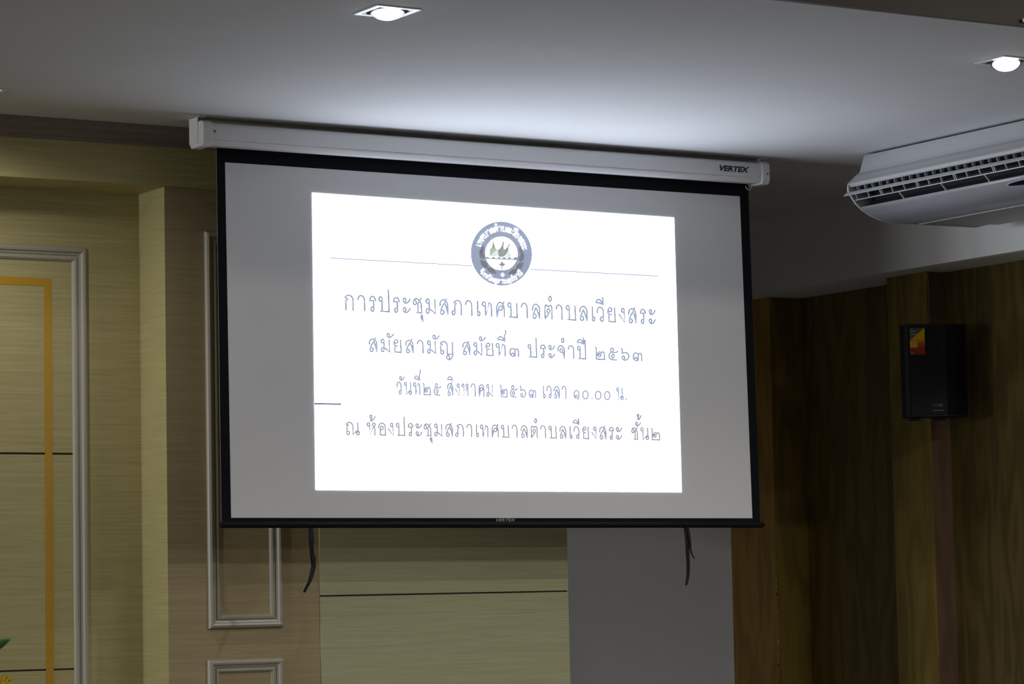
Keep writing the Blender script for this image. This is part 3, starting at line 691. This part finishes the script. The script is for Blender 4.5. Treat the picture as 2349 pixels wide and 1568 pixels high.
while yy > AY1+.1:
    plate([(1.420,2.7715),(1.4435,2.7475),(1.449,2.7505),(1.426,2.7745)], yy, yy-.004, 'vane', M['ac_plastic']); yy -= .245
# display badge on the front panel
d0, d1 = Vector((1.457,0,2.737)), Vector((1.496,0,2.717)); ud = (d1-d0).normalized(); nd = Vector((ud.z,0,-ud.x)).normalized()
if nd.x > 0: nd = -nd
bc = on(2349, 422, 0, 1.472); bc = Vector((1.4745,bc.y-.03,2.7285))
def badge(sx, sy_, h, mb, n=40):
    top = [bc + Vector((0, -sy_*math.cos(2*PI*k/n), 0)) + ud*(sx*math.sin(2*PI*k/n)) + nd*h for k in range(n)]
    return top
mb = MB(); mb.ring([badge(.0175,.125,-.004,mb), badge(.0175,.125,.0015,mb), badge(.0155,.118,.002,mb), badge(.0155,.118,-.004,mb)]); bd = mb.build('badge_rim', M['ac_plastic'], pan, smooth=False)
mb = MB(); mb.add(badge(.0157,.119,.0012,mb), [tuple(range(40))]); mb.build('display', M['badge'], pan, fix=False)
lp = bc + Vector((0,.028,0)) + nd*.0012; MB().tube([lp, lp+nd*.001], .0016, 10).build('indicator_light', M['led'], pan)

# ------------------------------------------------------------------ wall speaker
sc_ = on(2142, 852, 1, .27)
SPZ = math.radians(-26)           # turned a little towards the room
spk = thing('wall_speaker', (sc_.x, .27, sc_.z), 'black wall-mounted speaker with an orange and yellow sticker', 'speaker', rz=SPZ)
# local frame: x right, y into the wall, z up
RM = Matrix.Rotation(SPZ, 4, 'Z'); OM = Matrix.Translation(spk.location)
def sl(x, y, z): return OM @ RM @ Vector((x, y, z))
hw, hh = .135, .189
tp = [(-hw,.020),(-hw,-.052),(-hw+.014,-.066),(.020,-.074),(.032,-.073),(.075,-.060),(.100,-.044),(hw,-.022),(hw,.012),(hw-.03,.085),(-hw+.055,.085)]
def slab(tpts, z0, z1): return [[sl(x, y, z) for x, y in tpts] for z in (z0, z1)]
def cap_poly(mb, loop): mb.add(loop, [tuple(range(len(loop)))])
mb = MB(); a, b = slab(tp, -hh, hh); mb.ring([a, b]); cap_poly(mb, a); cap_poly(mb, b)
cab = mb.build('cabinet', M['speaker_black'], spk, bevel=.003)
gp = [(-hw+.016,-.064),(-hw+.017,-.072),(.020,-.080),(.033,-.079),(.074,-.067),(.098,-.051),(hw-.006,-.030),(hw-.008,-.022)]
mb = MB(); a, b = slab(gp, -hh+.008, hh-.010); mb.ring([a, b]); cap_poly(mb, a); cap_poly(mb, b)
gr = mb.build('grille', M['speaker_grille'], spk, bevel=.002)
mb = MB(); a, b = slab([(p[0]*1.015, p[1]*1.02) for p in tp], hh-.002, hh+.004); mb.ring([a, b]); cap_poly(mb, a); cap_poly(mb, b); mb.build('top_plate', M['speaker_black'], spk)
for x in (-.085, .020):
    mb = MB(); q = [(x-.018,-.03),(x+.018,-.03),(x+.018,.03),(x-.018,.03)]; a, b = slab(q, -hh-.013, -hh+.002); mb.ring([a, b]); cap_poly(mb, a); cap_poly(mb, b); mb.build('foot', M['speaker_black'], spk, bevel=.002)
# bracket to the post
mb = MB(); p0 = sl(.0, .08, .02); p1 = Vector((X_POST+.09, .470, p0.z)); mb.tube([p0, (p0+p1)/2, p1], .014, 12)
mb.box((X_POST+.05, .462, p0.z-.06), (X_POST+.13, .470, p0.z+.06)); mb.build('bracket', M['black_metal'], spk)
# sticker on the grille's flat face (local plane between the first grille points)
ga, gb = Vector((-hw+.017,-.072)), Vector((.020,-.080)); gd = (gb-ga).normalized()
def gpt(s, z, off=.0008): return sl(ga.x+gd.x*s + gd.y*off, ga.y+gd.y*s - gd.x*off, z)
def stick_mat():
    mm = mat('sticker_print', (.5,.3,.02), .6, spec=.1); nt = mm.node_tree; N = nt.nodes; Lk = nt.links
    tc = N.new('ShaderNodeTexCoord'); sx = N.new('ShaderNodeSeparateXYZ'); r_ = N.new('ShaderNodeMapRange')
    r_.inputs['From Min'].default_value = .06; r_.inputs['From Max'].default_value = .178
    cr_ = N.new('ShaderNodeValToRGB'); e = cr_.color_ramp.elements; e[0].color = (0.304,0.023,0.023,1); e[1].color = (0.646,0.513,0.008,1)
    for p_, c_ in ((.28,(0.323,0.042,0.015,1)),(.45,(0.456,0.114,0.006,1)),(.6,(0.627,0.361,0.006,1))):
        q_ = e.new(p_); q_.color = c_
    Lk.new(tc.outputs['Object'], sx.inputs[0]); Lk.new(sx.outputs['Z'], r_.inputs['Value']); Lk.new(r_.outputs['Result'], cr_.inputs['Fac']); Lk.new(cr_.outputs['Color'], N['Principled BSDF'].inputs['Base Color'])
    return mm
M['sticker'] = stick_mat(); M['sticker_grey'] = mat('sticker_grey', (.045,.05,.05), .5); M['sticker_white'] = mat('sticker_white', (.22,.23,.22), .5); M['sticker_yellow'] = mat('sticker_yellow', (.62,.36,.006), .5)
s0, s1, z0, z1 = .004, .066, .066, .176
zl = z1-.052
mb = MB()
mb.add([gpt(s0,zl), gpt(s0,z0), gpt(s1,z0), gpt(s1,z1)], [(0,1,2,3)], 0)
mb.add([gpt(s0,z1), gpt(s0,zl), gpt(s1,z1)], [(0,1,2)], 1)
mb.add([gpt(s0,z0+.029,.0011), gpt(s0+.031,z0+.029,.0011), gpt(s0+.031,z0+.055,.0011), gpt(s0,z0+.055,.0011)], [(0,1,2,3)], 3)
for a_, b_, c_, d_ in ((s0+.004,z1-.017,.003,.012),(s0+.009,z1-.016,.004,.007),(s0+.014,z1-.016,.004,.006),(s0+.019,z1-.016,.004,.006),(s0+.004,z1-.028,.021,.004),(s0+.028,z1-.028,.003,.005),(s0+.005,z0+.004,.007,.006)):
    mb.add([gpt(a_,b_,.0012), gpt(a_+c_,b_,.0012), gpt(a_+c_,b_+d_,.0012), gpt(a_,b_+d_,.0012)], [(0,1,2,3)], 2)
mb.build('sticker', [M['sticker'], M['sticker_grey'], M['sticker_white'], M['sticker_yellow']], gr, fix=False)
M['badge_print'] = mat('badge_print', (.12,.12,.125), .5)
gx = gpt(.110, -.148) ; gu = gpt(.115, -.148)-gpt(.11, -.148)
lettering('A-ONE', 'name_badge', gpt(.092, -.150), gu, (0,0,1), .040, .011, M['badge_print'], gr, bold=.01, thick=.0004)
mb = MB(); mb.add([gpt(.090,-.167), gpt(.133,-.167), gpt(.133,-.164), gpt(.090,-.164)], [(0,1,2,3)]); mb.build('name_badge', M['badge_print'], gr, fix=False)
# cable down the post edge to the speaker
cpts = [on(2122,620,1,.466), on(2126,626,1,.466), on(2128.5,640,1,.466), on(2130,665,1,.466), on(2130.5,690,1,.465), on(2132,720,1,.45), on(2132.5,745,1,.40)]
tag(MB().tube(cpts, .0022, 6).build('speaker_cable', M['cable']), 'thin pale cable running down the wood post to the black speaker', 'cable')

# ------------------------------------------------------------------ flower arrangement at the lower left edge
fx = on(-30, 1640, 1, -2.2); FX, FY = fx.x-.06, -2.2
st = thing('flower_stand', (FX, FY, 0), 'wooden flower stand below the left edge', 'stand')
mb = MB(); mb.box((FX-.16,FY-.16,.74), (FX+.16,FY+.16,.77)); mb.build('stand_top', M['stand'], st, bevel=.004)
for sx in (-1, 1):
    for sy_ in (-1, 1): MB().box((FX+sx*.13-.015,FY+sy_*.13-.015,0), (FX+sx*.13+.015,FY+sy_*.13+.015,.74)).build('leg', M['stand'], st)
fl = thing('flower_arrangement', (FX, FY, .77), 'yellow flowers and green leaves poking in at the lower left corner', 'flowers')
n = 24
mb = MB(); prof = [(.045,.77),(.06,.80),(.075,.85),(.06,.90),(.05,.93),(.055,.945),(.048,.945),(.045,.92)]
mb.ring([[(FX+r*math.cos(2*PI*k/n), FY+r*math.sin(2*PI*k/n), z) for k in range(n)] for r, z in prof]); mb.add([(FX+.045*math.cos(2*PI*k/n), FY+.045*math.sin(2*PI*k/n), .77) for k in range(n)], [tuple(range(n))])
mb.build('vase', M['vase'], fl, smooth=True)
def stem(tip):
    b = Vector((FX, FY, .90)); tip = Vector(tip); m_ = (b+tip)/2 + Vector((0,0,.03)); MB().tube([b, m_, tip], .003, 6).build('stem', M['stem'], fl)
def leaf(base, tip, width, bend=.01):
    base, tip = Vector(base), Vector(tip); d = tip-base; side = d.cross(FWD).normalized(); nrm = side.cross(d).normalized()
    mb = MB(); top = []; n_ = 12
    for i in range(n_+1):
        t_ = i/n_; w = width*math.sin(PI*min(.98, .06+.92*t_))**.8; c = base+d*t_+nrm*(bend*math.sin(PI*t_))
        top.append([c-side*w+nrm*.002, c-nrm*.002, c+side*w+nrm*.002, c+nrm*.0005])
    mb.ring(top); mb.build('leaf', M['leaf'], fl, smooth=True)
def blossom(c, r, m_, npet=12):
    c = Vector(c); mb = MB(); nrm = (-FWD+Vector((0,0,.6))).normalized(); u = nrm.cross(Vector((0,0,1))).normalized(); v = nrm.cross(u)
    for lay, (k_, up_) in enumerate(((1,.15),(.75,.35),(.45,.5))):
        for i in range(npet):
            a = 2*PI*(i+lay*.5)/npet; d = (u*math.cos(a)+v*math.sin(a)); s_ = nrm.cross(d); L_ = r*k_
            p = [c, c+d*L_*.5-s_*L_*.2+nrm*L_*up_*.6, c+d*L_+nrm*L_*up_, c+d*L_*.5+s_*L_*.2+nrm*L_*up_*.6]
            q = [x - nrm*.0015 for x in p]
            mb.add(p+q, [(0,1,2,3),(7,6,5,4),(0,4,5,1),(1,5,6,2),(2,6,7,3),(3,7,4,0)])
    return mb.build('blossom', m_, fl)
Yf = FY
lt = on(25.5, 1463, 1, Yf); lb = on(-45, 1500, 1, Yf)
stem(lb); leaf(lb, lt, .0125, .004)
fb = on(3, 1574, 1, Yf-.03); stem(fb+Vector((0,.02,-.01))); blossom(fb, .036, M['petal'])
wb = on(-16, 1556, 1, Yf+.03); stem(wb); blossom(wb, .024, M['petal_white'])
leaf(on(-40, 1580, 1, Yf), on(6, 1560, 1, Yf), .010)
for px, py, mm_ in ((-95, 1560, 'petal'), (-150, 1600, 'petal'), (-70, 1640, 'petal_white')):
    c = on(px, py, 1, Yf+random.uniform(-.06,.06)); stem(c); blossom(c, .036, M[mm_])
for px, py, qx, qy in ((-90,1520,-60,1430),(-130,1540,-170,1450),(-60,1620,10,1640),(-140,1620,-220,1590)):
    leaf(on(px,py,1,Yf), on(qx,qy,1,Yf), .014)
